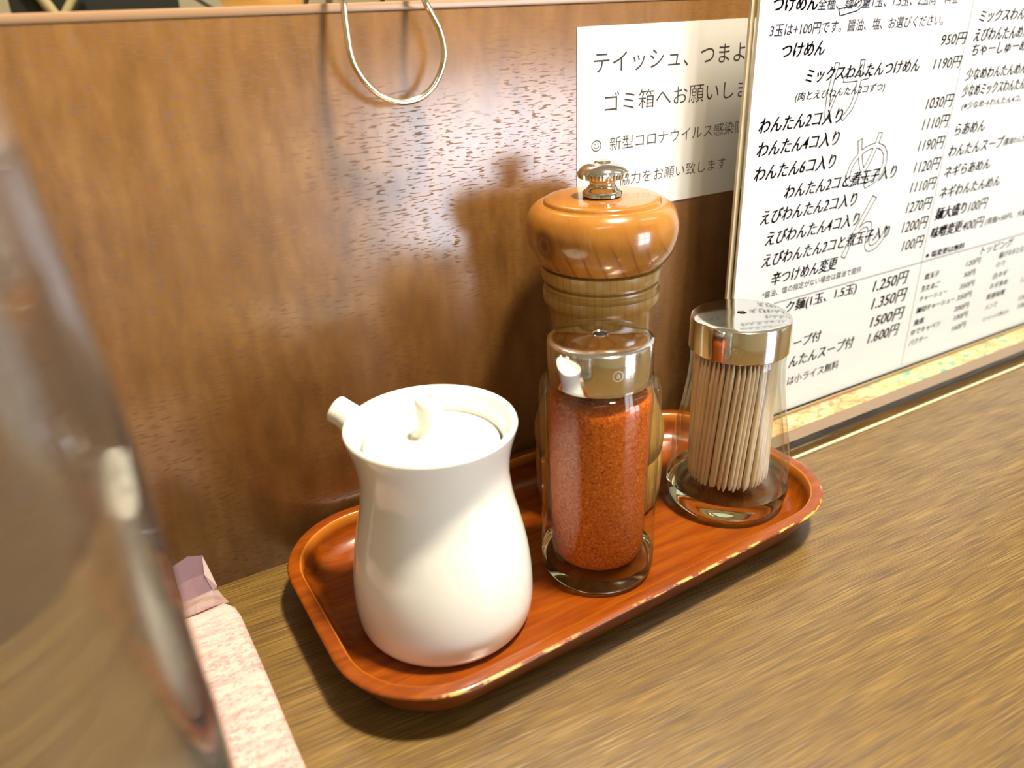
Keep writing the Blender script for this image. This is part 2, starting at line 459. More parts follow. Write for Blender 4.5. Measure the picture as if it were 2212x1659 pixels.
def m_washi():
    t = NT('patterned_paper_print')
    base = t.ramp(t.noise(t.coord((70, 120, 120)), 1.0, 4, 0.6, 0.5), [(0.35, (0.38, 0.28, 0.12)), (0.6, (0.52, 0.44, 0.25))])
    tc = t.n('ShaderNodeTexCoord'); sep = t.n('ShaderNodeSeparateXYZ'); t.l(tc.outputs['Object'], sep.inputs[0])
    side = t.ramp(t.math('MULTIPLY', sep.outputs[0], 1.0), [(0.405, (0.55, 0.13, 0.07)), (0.425, (0.04, 0.28, 0.23))])
    m = t.noise(t.coord((85, 190, 85), (0, 0, 0.5)), 1.0, 2, 0.5, 1.4)
    c = t.mix(t.ramp(m, [(0.51, 0.0), (0.60, 0.8)]), base, side)
    t.set(Base_Color=c, Roughness=0.5)
    return t.m

def m_pink():
    t = NT('pink_printed_paper')
    st = t.noise(t.coord((60, 420, 60)), 1.0, 3, 0.6); sp = t.noise(t.coord((420, 800, 420)), 1.0, 3, 0.75)
    c = t.ramp(st, [(0.35, (0.44, 0.28, 0.26)), (0.55, (0.53, 0.40, 0.365))])
    tc = t.n('ShaderNodeTexCoord'); sep = t.n('ShaderNodeSeparateXYZ'); t.l(tc.outputs['Object'], sep.inputs[0])
    msk = t.ramp(t.math('MULTIPLY', sep.outputs[1], -10.0), [(0.35, 0.0), (0.62, 0.9)])
    c = t.mix(t.math('MULTIPLY', t.ramp(sp, [(0.52, 0.0), (0.60, 0.7)]), msk), c, (0.27, 0.12, 0.10))
    t.set(Base_Color=c, Roughness=0.6)
    return t.m

MAT = dict(
    partition=m_partition(), counter=m_counter(), tray=m_tray(), ceramic=m_ceramic(),
    mill_head=m_mill(True), mill_body=m_mill(False), steel=m_chrome(), steel_top=m_chrome('brushed_steel_top', (0.72, 0.70, 0.65), 0.2, True),
    wire=m_chrome('wire_steel', (0.85, 0.82, 0.70), 0.16), nickel=m_chrome('nickel_knob', (0.70, 0.70, 0.68), 0.10),
    jar_wall=m_thin_glass('jar_glass_wall', (0.955, 0.96, 0.925), 0.9), jar_base=m_glass('jar_glass_base', (0.93, 0.95, 0.88)),
    bottle=m_scuffed_glass('pitcher_plastic', (0.985, 0.985, 0.98), 1.53, 0.04), water=m_glass('water', (0.985, 0.99, 0.985), 1.345),
    acrylic=m_thin_glass('acrylic_sheet', (0.98, 0.985, 0.975), 0.12), acrylic_edge=plain('acrylic_edge', (0.62, 0.54, 0.36), 0.15),
    acrylic_base=m_thin_glass('acrylic_base_block', (0.88, 0.86, 0.74), 1.4, 0.05),
    chili=m_chili(), pick=m_pick(), paper=m_paper('menu_paper', (0.78, 0.80, 0.84), 0.7), notice=m_paper('notice_paper', (0.76, 0.755, 0.73), 0.8),
    ink=plain('printed_ink', (0.03, 0.02, 0.055), 0.6, Specular_IOR_Level=0.1), ink_soft=plain('printed_grey_ink', (0.06, 0.05, 0.055), 0.6, Specular_IOR_Level=0.1), ghost=plain('pale_outline_ink', (0.60, 0.61, 0.66), 0.5),
    rule=plain('rule_line_ink', (0.42, 0.38, 0.43), 0.5),
    washi=m_washi(), pink=m_pink(), lilac=plain('lilac_paper', (0.45, 0.29, 0.33), 0.6), dark_hole=plain('dark_hole', (0.02, 0.008, 0.005), 0.6),
    edge_band=plain('edge_band_laminate', (0.40, 0.24, 0.13), 0.25), cream=plain('cream_wall_paint', (0.86, 0.75, 0.48), 0.6),
    ceiling=plain('ceiling_paint', (0.75, 0.70, 0.60), 0.8), floor=plain('floor_tiles', (0.22, 0.17, 0.12), 0.5),
    dark=plain('dark_green_black', (0.010, 0.013, 0.006), 0.6), beige=plain('beige_plastic', (0.34, 0.28, 0.13), 0.45), greybeige=plain('grey_beige_shelf', (0.50, 0.43, 0.26), 0.5),
    orange=plain('orange_plastic', (0.95, 0.55, 0.18), 0.4), brown=plain('dark_brown_wood', (0.10, 0.05, 0.02), 0.5), white=plain('white_plastic', (0.85, 0.84, 0.78), 0.3),
)

def emit(name, col, s):
    t = NT(name); t.t.nodes.remove(t.b); e = t.n('ShaderNodeEmission'); e.inputs[0].default_value = (*col, 1); e.inputs[1].default_value = s
    t.l(e.outputs[0], t.out.inputs[0]); return t.m

# ------------------------------------------------------------------ the room (cm; counter top is z = 0)
def structure(name, x0, x1, y0, y1, z0, z1, mat):
    return tag(link(name, box_mesh(x0, x1, y0, y1, z0, z1), mat, smooth=False), kind='structure')
structure('floor', -250, 320, -270, 260, -100, -95, MAT['floor'])
structure('ceiling', -250, 320, -270, 260, 150, 155, MAT['ceiling'])
structure('wall_far', -250, 320, 255, 260, -95, 150, MAT['cream'])
structure('wall_left', -255, -250, -270, 260, -95, 150, MAT['cream'])
structure('wall_right', 320, 325, -270, 260, -95, 150, MAT['cream'])
# wall behind the photographer with a glazed door/window bay
WX0, WX1, WZ0, WZ1 = 98, 214, -70, 72
for k, r in enumerate(((-250, WX0, -95, 150), (WX1, 320, -95, 150), (WX0, WX1, WZ1, 150), (WX0, WX1, -95, WZ0))):
    structure('wall_back', r[0], r[1], -270, -262, r[2], r[3], MAT['cream'])
w1 = structure('window_1', WX0, WX1, -268, -267, WZ0, WZ1, emit('daylight_through_glass', (0.80, 0.88, 1.0), WINDOW_STRENGTH))
for nm, r in (('window_frame', (WX0-2, WX0+3, WZ0, WZ1)), ('window_frame', (WX1-3, WX1+2, WZ0, WZ1)), ('window_frame', (WX0, WX1, WZ1-4, WZ1+2)), ('window_frame', (WX0, WX1, -6, -1)), ('window_frame', ((WX0+WX1)/2-2, (WX0+WX1)/2+2, WZ0, WZ1))):
    link(nm, box_mesh(r[0], r[1], -266, -261, r[2], r[3]), MAT['brown'], w1, smooth=False)
# glowing ceiling panels added out of view for reflections and room fill
for i, (px, py) in enumerate(((-60, -120), (150, -60))):
    c = thing('added_light_panel', 'long added light panel, out of view above the dining side' if i == 0 else 'long added light panel, out of view above the counter end', 'light', (px, py, 148))
    link('diffuser', box_mesh(-45, 45, -8, 8, -1.5, 0), emit('panel_glow', (1.0, 0.92, 0.78), PANEL_STRENGTH), c, smooth=False)
    link('frame', box_mesh(-47, 47, -10, 10, 0, 2), MAT['white'], c, smooth=False)

# ------------------------------------------------------------------ counter and partition
ct = thing('counter_top', 'brown wood-grain counter top under the tray', 'counter')
link('worktop', box_mesh(-120, 200, -48, 60, -3, 0, 0.15), MAT['counter'], ct)
link('counter_front', box_mesh(-118, 198, -30, -27, -95, -3), MAT['brown'], ct, smooth=False)

pt = thing('partition', 'glossy brown wood partition panel standing behind the tray', 'partition')
link('panel', box_mesh(-120, 200, 0, 1.8, 0, 23.0, 0.04), MAT['partition'], pt)
link('edge_band', box_mesh(-120, 200, -0.03, 1.83, 23.0, 23.32, 0.06), MAT['edge_band'], pt)

# ------------------------------------------------------------------ lettering
def glyph_mesh(s, offset=0.0, outline=0.0, res=3):
    cu = bpy.data.curves.new('t', 'FONT'); cu.body = s; cu.size = 1.0; cu.resolution_u = res
    cu.offset = offset
    if outline:
        cu.fill_mode = 'NONE'; cu.bevel_depth = outline; cu.bevel_resolution = 0
    o = bpy.data.objects.new('t', cu); COL.objects.link(o)
    dg = bpy.context.evaluated_depsgraph_get(); dg.update()
    me = bpy.data.meshes.new_from_object(o.evaluated_get(dg))
    bpy.data.objects.remove(o); bpy.data.curves.remove(cu)
    return me

def line_verts(s, x0, x1, z0, h, shear, offset, outline=0.0):
    me = glyph_mesh(s, offset, outline)
    vs = [v.co.copy() for v in me.vertices]
    for v in vs: v.x += shear*v.y
    ax = min(v.x for v in vs); bx = max(v.x for v in vs); ay = min(v.y for v in vs); by = max(v.y for v in vs)
    out = [((x0 + (v.x-ax)/(bx-ax)*(x1-x0)), (z0 + (v.y-ay)/(by-ay)*h)) for v in vs]
    fs = [tuple(p.vertices) for p in me.polygons]
    bpy.data.meshes.remove(me)
    return out, fs

def lettering(name, lines, y, mat, parent):
    V, Fc = [], []
    for (s, x0, x1, z0, h, shear, off, outl) in lines:
        vs, fs = line_verts(s, x0, x1, z0, h, shear, off, outl)
        n = len(V); V += [(a, y, b) for a, b in vs]; Fc += [tuple(i+n for i in f) for f in fs]
    me = bpy.data.meshes.new(name); me.from_pydata(V, [], Fc); me.transform(Matrix.Scale(CM, 4))
    return link(name, me, mat, parent, smooth=False)

WGT = {0: 0.003, 1: 0.003, 2: 0.003, 3: 0.003}
OVERPRINT = {0: [0], 1: [0, 0.015], 2: [0, 0.02, 0.04], 3: [0, 0.025, 0.05, 0.07]}   # bold print is struck again a hair to the right

# ------------------------------------------------------------------ notice on the partition
nt = thing('notice_sheet', 'white paper notice with large printed Japanese lines, stuck on the partition', 'notice')
def curled_sheet(x0, x1, z0, z1, y, bulge, nx=24, thick=0.02):
    bm = bmesh.new(); fr = []; bk = []
    for i in range(nx+1):
        x = x0 + (x1-x0)*i/nx; yy = y - bulge*math.sin(math.pi*i/nx)
        fr.append((bm.verts.new((x, yy, z0)), bm.verts.new((x, yy, z1)))); bk.append((bm.verts.new((x, yy+thick, z0)), bm.verts.new((x, yy+thick, z1))))
    for i in range(nx):
        bm.faces.new((fr[i][0], fr[i+1][0], fr[i+1][1], fr[i][1])); bm.faces.new((bk[i][1], bk[i+1][1], bk[i+1][0], bk[i][0]))
        bm.faces.new((fr[i][1], fr[i+1][1], bk[i+1][1], bk[i][1])); bm.faces.new((fr[i+1][0], fr[i][0], bk[i][0], bk[i+1][0]))
    bm.faces.new((fr[0][0], fr[0][1], bk[0][1], bk[0][0])); bm.faces.new((fr[-1][1], fr[-1][0], bk[-1][0], bk[-1][1]))
    return from_bm(bm)
link('sheet', curled_sheet(22.02, 36.5, 13.62, 22.08, -0.03, 0.0, 4), MAT['notice'], nt)
lettering('printed_text', [(s, x0, x1, z0, h, sh, -0.006, 0) for (s, x0, x1, z0, h, b, sh) in SIGN_TEXT], -0.038, MAT['ink_soft'], nt)
# the small smiling face printed before the third line
def ring_mesh(cx, cz, r, w, y, a0=0, a1=2*math.pi, n=40, sx=1.0):
    V = []; Fc = []
    for i in range(n+1):
        a = a0 + (a1-a0)*i/n
        for rr in (r-w/2, r+w/2): V.append((cx + sx*rr*math.cos(a), y, cz + rr*math.sin(a)))
    for i in range(n): Fc.append((2*i, 2*i+1, 2*i+3, 2*i+2))
    return V, Fc
V, Fc = ring_mesh(23.13, 16.91, 0.235, 0.035, -0.038, sx=1.15)
for part in (ring_mesh(23.13, 16.93, 0.135, 0.03, -0.038, math.radians(205), math.radians(335), 14, 1.15), ring_mesh(23.05, 16.98, 0.014, 0.028, -0.038, n=10), ring_mesh(23.22, 16.98, 0.014, 0.028, -0.038, n=10)):
    n = len(V); V += part[0]; Fc += [tuple(i+n for i in f) for f in part[1]]
me = bpy.data.meshes.new('smiling_face'); me.from_pydata(V, [], Fc); me.transform(Matrix.Scale(CM, 4)); link('smiling_face', me, MAT['ink_soft'], nt, smooth=False)

# ------------------------------------------------------------------ menu stand, menu, patterned paper
ms = thing('menu_stand', 'clear acrylic menu stand with a flat foot at right of the tray', 'stand')
link('front_sheet', box_mesh(29.78, 72.0, -3.22, -3.08, 0.56, 30.5), MAT['acrylic'], ms, smooth=False)
link('back_sheet', box_mesh(29.52, 72.0, -2.96, -2.78, 0.56, 30.5), MAT['acrylic'], ms, smooth=False)
link('edge_strip', box_mesh(29.50, 29.76, -2.95, -2.80, 0.56, 30.5), MAT['acrylic_edge'], ms, smooth=False)
link('edge_strip', box_mesh(29.72, 29.84, -3.235, -3.08, 0.56, 30.5), MAT['white'], ms, smooth=False)
bm = bmesh.new()
prof = [(-0.6, 0.0), (-0.6, 0.5), (-5.75, 0.5), (-6.05, 0.44), (-6.25, 0.30), (-6.33, 0.12), (-6.35, 0.0)]
A = [bm.verts.new((29.7, y, z+0.01)) for y, z in prof]; B = [bm.verts.new((74.0, y, z+0.01)) for y, z in prof]
for i in range(len(prof)): j = (i+1) % len(prof); bm.faces.new((A[i], A[j], B[j], B[i]))
bm.faces.new(A); bm.faces.new(B)
link('foot', from_bm(bm), MAT['acrylic_base'], ms)
link('sheen_strip', box_mesh(29.75, 73.9, -5.62, -4.74, 0.512, 0.524), plain('tan_sheen_strip', (0.19, 0.135, 0.09), 0.3), ms, smooth=False)  # sheen band on the foot's top, painted as a tan strip
link('slot_rail', box_mesh(29.75, 73.9, -3.34, -3.24, 0.52, 0.74, 0.03), plain('tan_slot_rail', (0.30, 0.23, 0.12), 0.3), ms)
link('foot_highlight', box_mesh(29.7, 74.0, -6.52, -6.36, 0.01, 0.13, 0.04), MAT['acrylic_edge'], ms)  # pale strip imitating the bright highlight along the foot's bottom edge
wp = tag(link('patterned_paper', box_mesh(29.9, 73.8, -4.72, -3.35, 0.515, 0.535), MAT['washi'], smooth=False), 'cream patterned paper strip with red and green marks, on the stand foot', 'paper')
mn = thing('menu_sheet', 'white two-column menu sheet with printed Japanese dishes and prices, in the stand', 'menu')
link('sheet', box_mesh(30.06, 71.8, -3.02, -2.99, 0.70, 30.2), MAT['paper'], mn, smooth=False)
lettering('printed_text', [(s, x0+dx-0.02, x1+dx-0.02, z0, h, sh, WGT[b], 0) for (s, x0, x1, z0, h, b, sh) in MENU_TEXT if b >= 0 for dx in OVERPRINT[b]], -3.03, MAT['ink'], mn)
for (s, x0, x1, z0, h, b, sh) in MENU_TEXT:
    if b < 0: tag(lettering('outline_letter', [(s, x0, x1, z0, h, sh, 0, 0.007)], -3.024, MAT['ghost'], mn), 'large pale outlined decorative letter')
V = []; Fc = []
def quad(x0, z0, x1, z1, w, vertical):
    n = len(V); y = -3.028
    if vertical: V.extend([(x0-w/2, y, z0), (x0+w/2, y, z0), (x1+w/2, y, z1), (x1-w/2, y, z1)])
    else: V.extend([(x0, y, z0-w/2), (x1, y, z1-w/2), (x1, y, z1+w/2), (x0, y, z0+w/2)])
    Fc.append((n, n+1, n+2, n+3))
quad(33.0, 7.84, 71.0, 7.86, 0.085, False); quad(45.75, 0.9, 46.15, 30.0, 0.07, True)
me = bpy.data.meshes.new('ruled_line'); me.from_pydata(V, [], Fc); me.transform(Matrix.Scale(CM, 4)); link('ruled_line', me, MAT['rule'], mn, smooth=False)

# ------------------------------------------------------------------ wire hook over the partition
hook_pts = [(10.4, 2.6, 19.5), (10.5, 2.6, 21.5), (10.75, 2.35, 23.3), (10.95, 1.7, 24.1), (11.0, 0.4, 24.6), (11.0, -0.6, 24.3)] + HOOK + [(14.25, -0.6, 24.3), (14.2, 0.3, 24.5), (14.1, 1.6, 24.0), (13.9, 2.35, 23.2), (13.6, 2.6, 21.5), (13.5, 2.6, 19.5)]
tag(link('wire_loop', from_bm(tube(catmull(hook_pts, 7), 0.125, 12)), MAT['wire'], angle=60), 'bent steel wire loop hanging over the partition top', 'hook')

# ------------------------------------------------------------------ tray
def rrect(x0, x1, y0, y1, r, d, n=14):
    pts = []; r = max(r-d, 0.4)
    x0 += d; x1 -= d; y0 += d; y1 -= d
    for cx, cy, a0 in ((x1-r, y1-r, 0), (x0+r, y1-r, 90), (x0+r, y0+r, 180), (x1-r, y0+r, 270)):
        for k in range(n+1):
            a = math.radians(a0 + 90*k/n); pts.append((cx + r*math.cos(a), cy + r*math.sin(a)))
    # even subdivision of the long straights
    out = []
    for i, p in enumerate(pts):
        q = pts[(i+1) % len(pts)]; L = math.hypot(q[0]-p[0], q[1]-p[1]); k = 12 if L > 3 else 1
        for j in range(k): out.append((p[0]+(q[0]-p[0])*j/k, p[1]+(q[1]-p[1])*j/k))
    return out
def make_tray():
    X0, X1, Y0, Y1 = 4.97, 29.35, -13.1, -0.22
    rings = [(2.1, 0.10), (1.75, 0.02), (1.35, 0.02), (1.12, 0.12), (0.72, 0.7), (0.32, 1.4), (0.12, 1.75), (0.03, 1.86), (0.0, 1.93), (0.03, 1.99), (0.10, 2.02), (0.50, 2.02), (0.555, 1.995), (0.58, 1.94), (0.66, 1.5), (0.82, 1.1), (1.08, 0.84), (1.45, 0.72), (1.9, 0.70)]
    bm = bmesh.new(); R = []
    wear = bm.verts.layers.float.new('wear'); lip = bm.verts.layers.float.new('lip')
    for d, z in rings:
        ring = []
        for x, y in rrect(X0, X1, Y0, Y1, 3.9, d):
            y2 = y*(1 - 0.042*max(0.0, (x-9)/14.0)) if y < -6.5 else y
            v = bm.verts.new((x-17, y2+6.6, z)); ring.append(v)
            v[wear] = 1.0 if (d <= 0.04 and 1.9 < z < 2.0 and y < -6 and x > 7.5) else 0.0
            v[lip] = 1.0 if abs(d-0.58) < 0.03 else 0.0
        R.append(ring)
    n = len(R[0])
    for A, B in zip(R[:-1], R[1:]):
        for k in range(n): bm.faces.new((A[k], A[(k+1) % n], B[(k+1) % n], B[k]))
    bm.faces.new(R[0]); bm.faces.new(R[-1])
    return from_bm(bm)
tag(link('serving_tray', make_tray(), MAT['tray'], angle=50, loc=(17, -6.6, 0)), 'reddish-brown rounded wooden tray holding the condiments', 'tray')

# ------------------------------------------------------------------ soy sauce pot
POT = (10.2, -7.69, 0)
pot = thing('soy_sauce_pot', 'white ceramic sauce pot with spout and knobbed lid, left on the tray', 'pot', POT)
outer = smooth_prof([(0.71, 2.9), (0.74, 3.1), (0.88, 3.32), (1.25, 3.48), (2, 3.55), (3, 3.52), (4, 3.40), (5, 3.20), (6, 2.96), (6.8, 2.84), (7.3, 2.80), (7.9, 2.84), (8.5, 2.95), (9.1, 3.12), (9.36, 3.19)], 4)
inner = smooth_prof([(9.36, 3.19), (9.47, 3.14), (9.47, 3.03), (9.32, 2.92), (9.0, 2.76), (8.75, 2.62), (8.3, 2.58), (8.1, 2.50), (7.3, 2.46), (5, 2.9), (2, 3.2), (1.2, 3.0), (1.1, 0.0)], 4)
link('body', from_bm(lathe([(0.71, 0.0)] + outer + inner[1:], 128)), MAT['ceramic'], pot, angle=60)
lid_prof = [(8.3, 0.0), (8.3, 2.35), (8.42, 2.46), (8.52, 2.52), (8.60, 2.50), (8.66, 2.38), (8.72, 1.9), (8.79, 1.2), (8.84, 0.8), (8.90, 0.64), (9.02, 0.55), (9.3, 0.50), (9.8, 0.50), (10.2, 0.52), (10.38, 0.50), (10.47, 0.42), (10.49, 0.30), (10.47, 0.17), (10.40, 0.145), (9.9, 0.14), (9.9, 0.0)]
link('lid', from_bm(lathe(lid_prof, 96)), MAT['ceramic'], pot, angle=70)
sp0 = Vector((9.3-POT[0], -5.6-POT[1], 7.5)); SPT = Vector(SPOUT) - Vector((POT[0], POT[1], 0))
dirv = (SPT-sp0)
path = catmull([sp0, sp0 + dirv*0.35 + Vector((0, 0, -0.02)), sp0 + dirv*0.7 + Vector((0, 0, 0.10)), SPT], 6)
rads = [0.92 - 0.36*min(1, i/(len(path)-1)/0.75) for i in range(len(path))]
rads[-1] = 0.52
spb = tube(path, rads, 24, caps=False)
last = list(spb.verts)[-24:]
def ringcopy(bm, ring, center, scale, shift):
    return [bm.verts.new(center + (v.co-center)*scale + shift) for v in ring]
cc = path[-1]; dn = (path[-1]-path[-2]).normalized()
r1 = ringcopy(spb, last, cc, 0.80, dn*0.06); r2 = ringcopy(spb, last, cc, 0.50, dn*0.06); r3 = ringcopy(spb, last, cc, 0.42, -dn*0.5)
for A, B in ((last, r1), (r1, r2), (r2, r3)):
    for k in range(24): spb.faces.new((A[k], A[(k+1) % 24], B[(k+1) % 24], B[k]))
spb.faces.new(r3)
link('spout', from_bm(spb), MAT['ceramic'], pot, angle=70)

# ------------------------------------------------------------------ pepper mill
ML = (20.48, -4.1, 0)
mill = thing('pepper_mill', 'turned wooden pepper mill with metal knob, behind the chili shaker', 'pepper mill', ML)
body = [(0.71, 0.0), (0.71, 2.7), (0.78, 2.84), (1.0, 2.98), (1.5, 3.05), (2.6, 3.09), (3.45, 3.06), (3.58, 2.95), (3.62, 2.86), (3.66, 2.95), (3.8, 3.06), (4.3, 3.12), (4.8, 3.10), (5.5, 2.9), (6.3, 2.62), (7.2, 2.40), (8.5, 2.24), (9.8, 2.22), (10.5, 2.27), (10.8, 2.34), (10.98, 2.46), (11.1, 2.55), (11.3, 2.60), (11.55, 2.60), (11.6, 2.50), (11.66, 2.44), (11.74, 2.46), (11.84, 2.52), (11.92, 2.50), (11.98, 2.38), (12.06, 2.36), (12.12, 2.44), (12.15, 2.60), (12.19, 2.63), (12.66, 2.63), (12.7, 2.55), (12.74, 2.3), (12.74, 0.0)]
link('body', from_bm(lathe(body, 96)), MAT['mill_body'], mill, angle=40)
head = [(0, 0.0), (0, 2.55)] + smooth_prof([(0.02, 2.62), (0.25, 2.86), (0.7, 3.12), (1.25, 3.27), (1.8, 3.27), (2.3, 3.10), (2.58, 2.82), (2.64, 2.60)], 5) + [(2.63, 2.52), (2.67, 2.49), (2.74, 2.48), (2.80, 2.42), (2.83, 2.2), (2.85, 0.0)]
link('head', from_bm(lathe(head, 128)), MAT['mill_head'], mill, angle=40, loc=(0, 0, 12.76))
kb = thing_knob = link('knob', from_bm(lathe([(0, 0.0), (0, 0.78), (0.05, 0.84), (0.2, 0.84), (0.26, 0.78), (0.34, 0.66), (0.5, 0.54), (0.66, 0.56), (0.76, 0.70), (0.78, 0.95)], 64)), MAT['nickel'], mill, angle=50, loc=(0, 0, 15.61))
bmk = bmesh.new(); N = 84; rk = []
for z, r in ((0.76, 0.9), (0.80, 1.0), (1.0, 1.04), (1.05, 1.02)):
    rk.append([bmk.verts.new(((r + (0.03 if (k % 2) else -0.015)*(1 if 0.78 < z < 1.02 else 0))*math.cos(2*math.pi*k/N), (r + (0.03 if (k % 2) else -0.015)*(1 if 0.78 < z < 1.02 else 0))*math.sin(2*math.pi*k/N), z)) for k in range(N)])
for A, B in zip(rk[:-1], rk[1:]):
    for k in range(N): bmk.faces.new((A[k], A[(k+1) % N], B[(k+1) % N], B[k]))
link('knurled_rim', from_bm(bmk), MAT['nickel'], kb, smooth=False)
link('knob_cap', from_bm(lathe([(1.04, 1.03), (1.12, 0.98), (1.24, 0.84), (1.34, 0.62), (1.38, 0.42), (1.40, 0.36), (1.46, 0.32), (1.49, 0.24), (1.46, 0.15), (1.44, 0.0)], 64)), MAT['nickel'], kb, angle=50)

# ------------------------------------------------------------------ chili shaker
SH = (17.2, -8.5, 0)
sh = thing('chili_shaker', 'cylindrical glass shaker with steel cap in front of the mill', 'shaker', SH)
link('glass_wall', from_bm(lathe([(1.6, 2.42), (2, 2.42), (4, 2.41), (6, 2.42), (8, 2.44), (9.0, 2.45), (9.35, 2.42), (9.55, 2.34), (9.68, 2.20), (9.72, 2.03), (9.72, 1.98), (9.3, 2.06), (8.9, 2.14), (4, 2.02), (1.6, 1.94)], 96)), MAT['jar_wall'], sh, angle=50)
link('glass_base', from_bm(lathe([(0.86, 0.0), (0.80, 1.2), (0.71, 1.9), (0.71, 2.15), (0.76, 2.28), (0.9, 2.38), (1.1, 2.42), (1.58, 2.42), (1.6, 2.15), (1.52, 1.95), (1.45, 1.5), (1.42, 0.0)], 96)), MAT['jar_base'], sh, angle=45)
cap = link('cap', from_bm(lathe([(9.76, 1.95), (9.76, 2.07), (9.79, 2.085), (11.28, 2.075), (11.36, 2.05), (11.41, 1.99), (11.44, 1.9), (11.50, 1.2), (11.53, 0.36), (11.55, 0.31), (11.52, 0.27), (11.2, 0.26)], 128)), MAT['steel'], sh, angle=30)
link('shake_hole', from_bm(lathe([(11.2, 0.28), (11.2, 0.0)], 24)), MAT['dark_hole'], cap)
# small stamped mark wrapped round the cap side
def wrapped(s, w, h, rad, ang, z0, off):
    me = glyph_mesh(s, off); vs = [v.co.copy() for v in me.vertices]
    ax = min(v.x for v in vs); bx = max(v.x for v in vs); ay = min(v.y for v in vs); by = max(v.y for v in vs)
    V = []
    for v in vs:
        a = ang + ((v.x-ax)/(bx-ax)-0.5)*w/rad; z = z0 + (v.y-ay)/(by-ay)*h
        V.append((rad*math.cos(a), rad*math.sin(a), z))
    m2 = bpy.data.meshes.new('mark'); m2.from_pydata(V, [], [tuple(p.vertices) for p in me.polygons]); m2.transform(Matrix.Scale(CM, 4)); return m2
a_cam = math.atan2(-31.56-SH[1], 0-SH[0])
mk = plain('stamped_mark', (0.80, 0.80, 0.78), 0.35, Metallic=0.6)
link('stamped_mark', wrapped('ⓐ', 0.42, 0.42, 2.092, a_cam+math.radians(19), 10.42, 0.0), mk, cap, smooth=False)
link('stamped_mark', wrapped('07', 0.42, 0.30, 2.092, a_cam+math.radians(33), 10.47, 0.0), mk, cap, smooth=False)
# the powder: uneven top
bm = lathe([(1.62, 0.0), (1.60, 1.5), (1.64, 1.78), (1.8, 1.88), (5, 1.98), (8.6, 2.09), (9.0, 2.06), (9.15, 1.9), (9.25, 1.2), (9.3, 0.0)], 96)
for v in bm.verts:
    if v.co.z > 8.5: v.co.z += 0.10*math.sin(v.co.x*2.1+1) + 0.06*math.sin(v.co.y*3.7)
tag(link('chili_powder', from_bm(bm), MAT['chili'], angle=60, loc=SH), 'red chili powder filling the glass shaker', 'spice', kind='stuff')

# ------------------------------------------------------------------ toothpick holder
TP = (25.57, -7.72, 0)
tp = thing('toothpick_holder', 'flared clear glass toothpick holder with steel cap, right on the tray', 'holder', TP)
link('glass_wall', from_bm(lathe([(1.95, 2.89), (2.8, 2.85), (4, 2.70), (5, 2.52), (6, 2.35), (7, 2.20), (8, 2.12), (8.6, 2.13), (8.7, 2.08), (8.7, 1.95), (8.0, 1.92), (7, 2.0), (6, 2.15), (5, 2.32), (4, 2.48), (2.8, 2.62), (2.05, 2.6)], 96)), MAT['jar_wall'], tp, angle=50)
link('glass_base', from_bm(lathe([(0.98, 0.0), (0.92, 1.2), (0.71, 2.0), (0.71, 2.3), (0.76, 2.5), (0.9, 2.68), (1.2, 2.82), (1.6, 2.89), (1.93, 2.89), (2.0, 2.6), (1.92, 2.3), (1.85, 1.5), (1.82, 0.0)], 96)), MAT['jar_base'], tp, angle=45)
tcap = link('cap', from_bm(lathe([(8.72, 2.1), (8.72, 2.2), (8.76, 2.225), (10.08, 2.215), (10.18, 2.18), (10.24, 2.10), (10.27, 1.9), (10.33, 1.0), (10.35, 0.22), (10.33, 0.19), (10.0, 0.18)], 128)), MAT['steel'], tp, angle=30)
link('pick_hole', from_bm(lathe([(10.05, 0.2), (10.05, 0.0)], 24)), MAT['dark_hole'], tcap)
a2 = math.atan2(-31.56-TP[1], 0-TP[0]) + math.radians(-1)
dm = lathe([(0.035, 0.0), (0.03, 0.06), (0.0, 0.12), (0.02, 0.17), (0.0, 0.24)], 24)
dme = from_bm(dm); dme.transform(Matrix.Translation((2.215*CM*math.cos(a2), 2.215*CM*math.sin(a2), 9.25*CM)) @ Vector((math.cos(a2), math.sin(a2), 0)).to_track_quat('Z', 'Y').to_matrix().to_4x4())
link('dimple', dme, MAT['steel'], tcap, angle=70)
# toothpicks, twisted a little round the axis
pk = lathe([(0.0, 0.0), (0.03, 0.04), (0.22, 0.10), (0.5, 0.118), (5.4, 0.118), (6.1, 0.09), (6.45, 0.02), (6.5, 0.0)], 8)
pk_me = from_bm(pk)
proto = None; cnt = 0
base_c = Vector((-0.02, 0.0)); top_c = Vector((-0.12, 0.02))
for ring, (rr, num) in enumerate(((1.78, 50), (1.52, 41), (1.25, 32))):
    for k in range(num):
        a = 2*math.pi*k/num + ring*0.07 + random.uniform(-0.02, 0.02)
        rt = rr*1.0 + random.uniform(-0.03, 0.03); rb = rr*1.02 + random.uniform(-0.06, 0.02)
        top = Vector((top_c.x + rt*math.cos(a), top_c.y + rt*math.sin(a), 8.45))
        ab = a - 0.30 + random.uniform(-0.03, 0.03)
        bot = Vector((base_c.x + rb*math.cos(ab), base_c.y + rb*math.sin(ab), 2.03 + random.uniform(0.0, 0.12)))
        if proto is None:
            o = link('toothpick', pk_me, MAT['pick'], angle=60); proto = o
        else:
            o = proto.copy(); COL.objects.link(o)
        q = (top-bot).to_track_quat('Z', 'Y')
        o.rotation_euler = q.to_euler()
        o.location = ((TP[0]+bot.x)*CM, (TP[1]+bot.y)*CM, bot.z*CM)
        tag(o, 'pale wooden toothpick standing in the glass holder', 'toothpick', 'toothpicks in the glass holder')

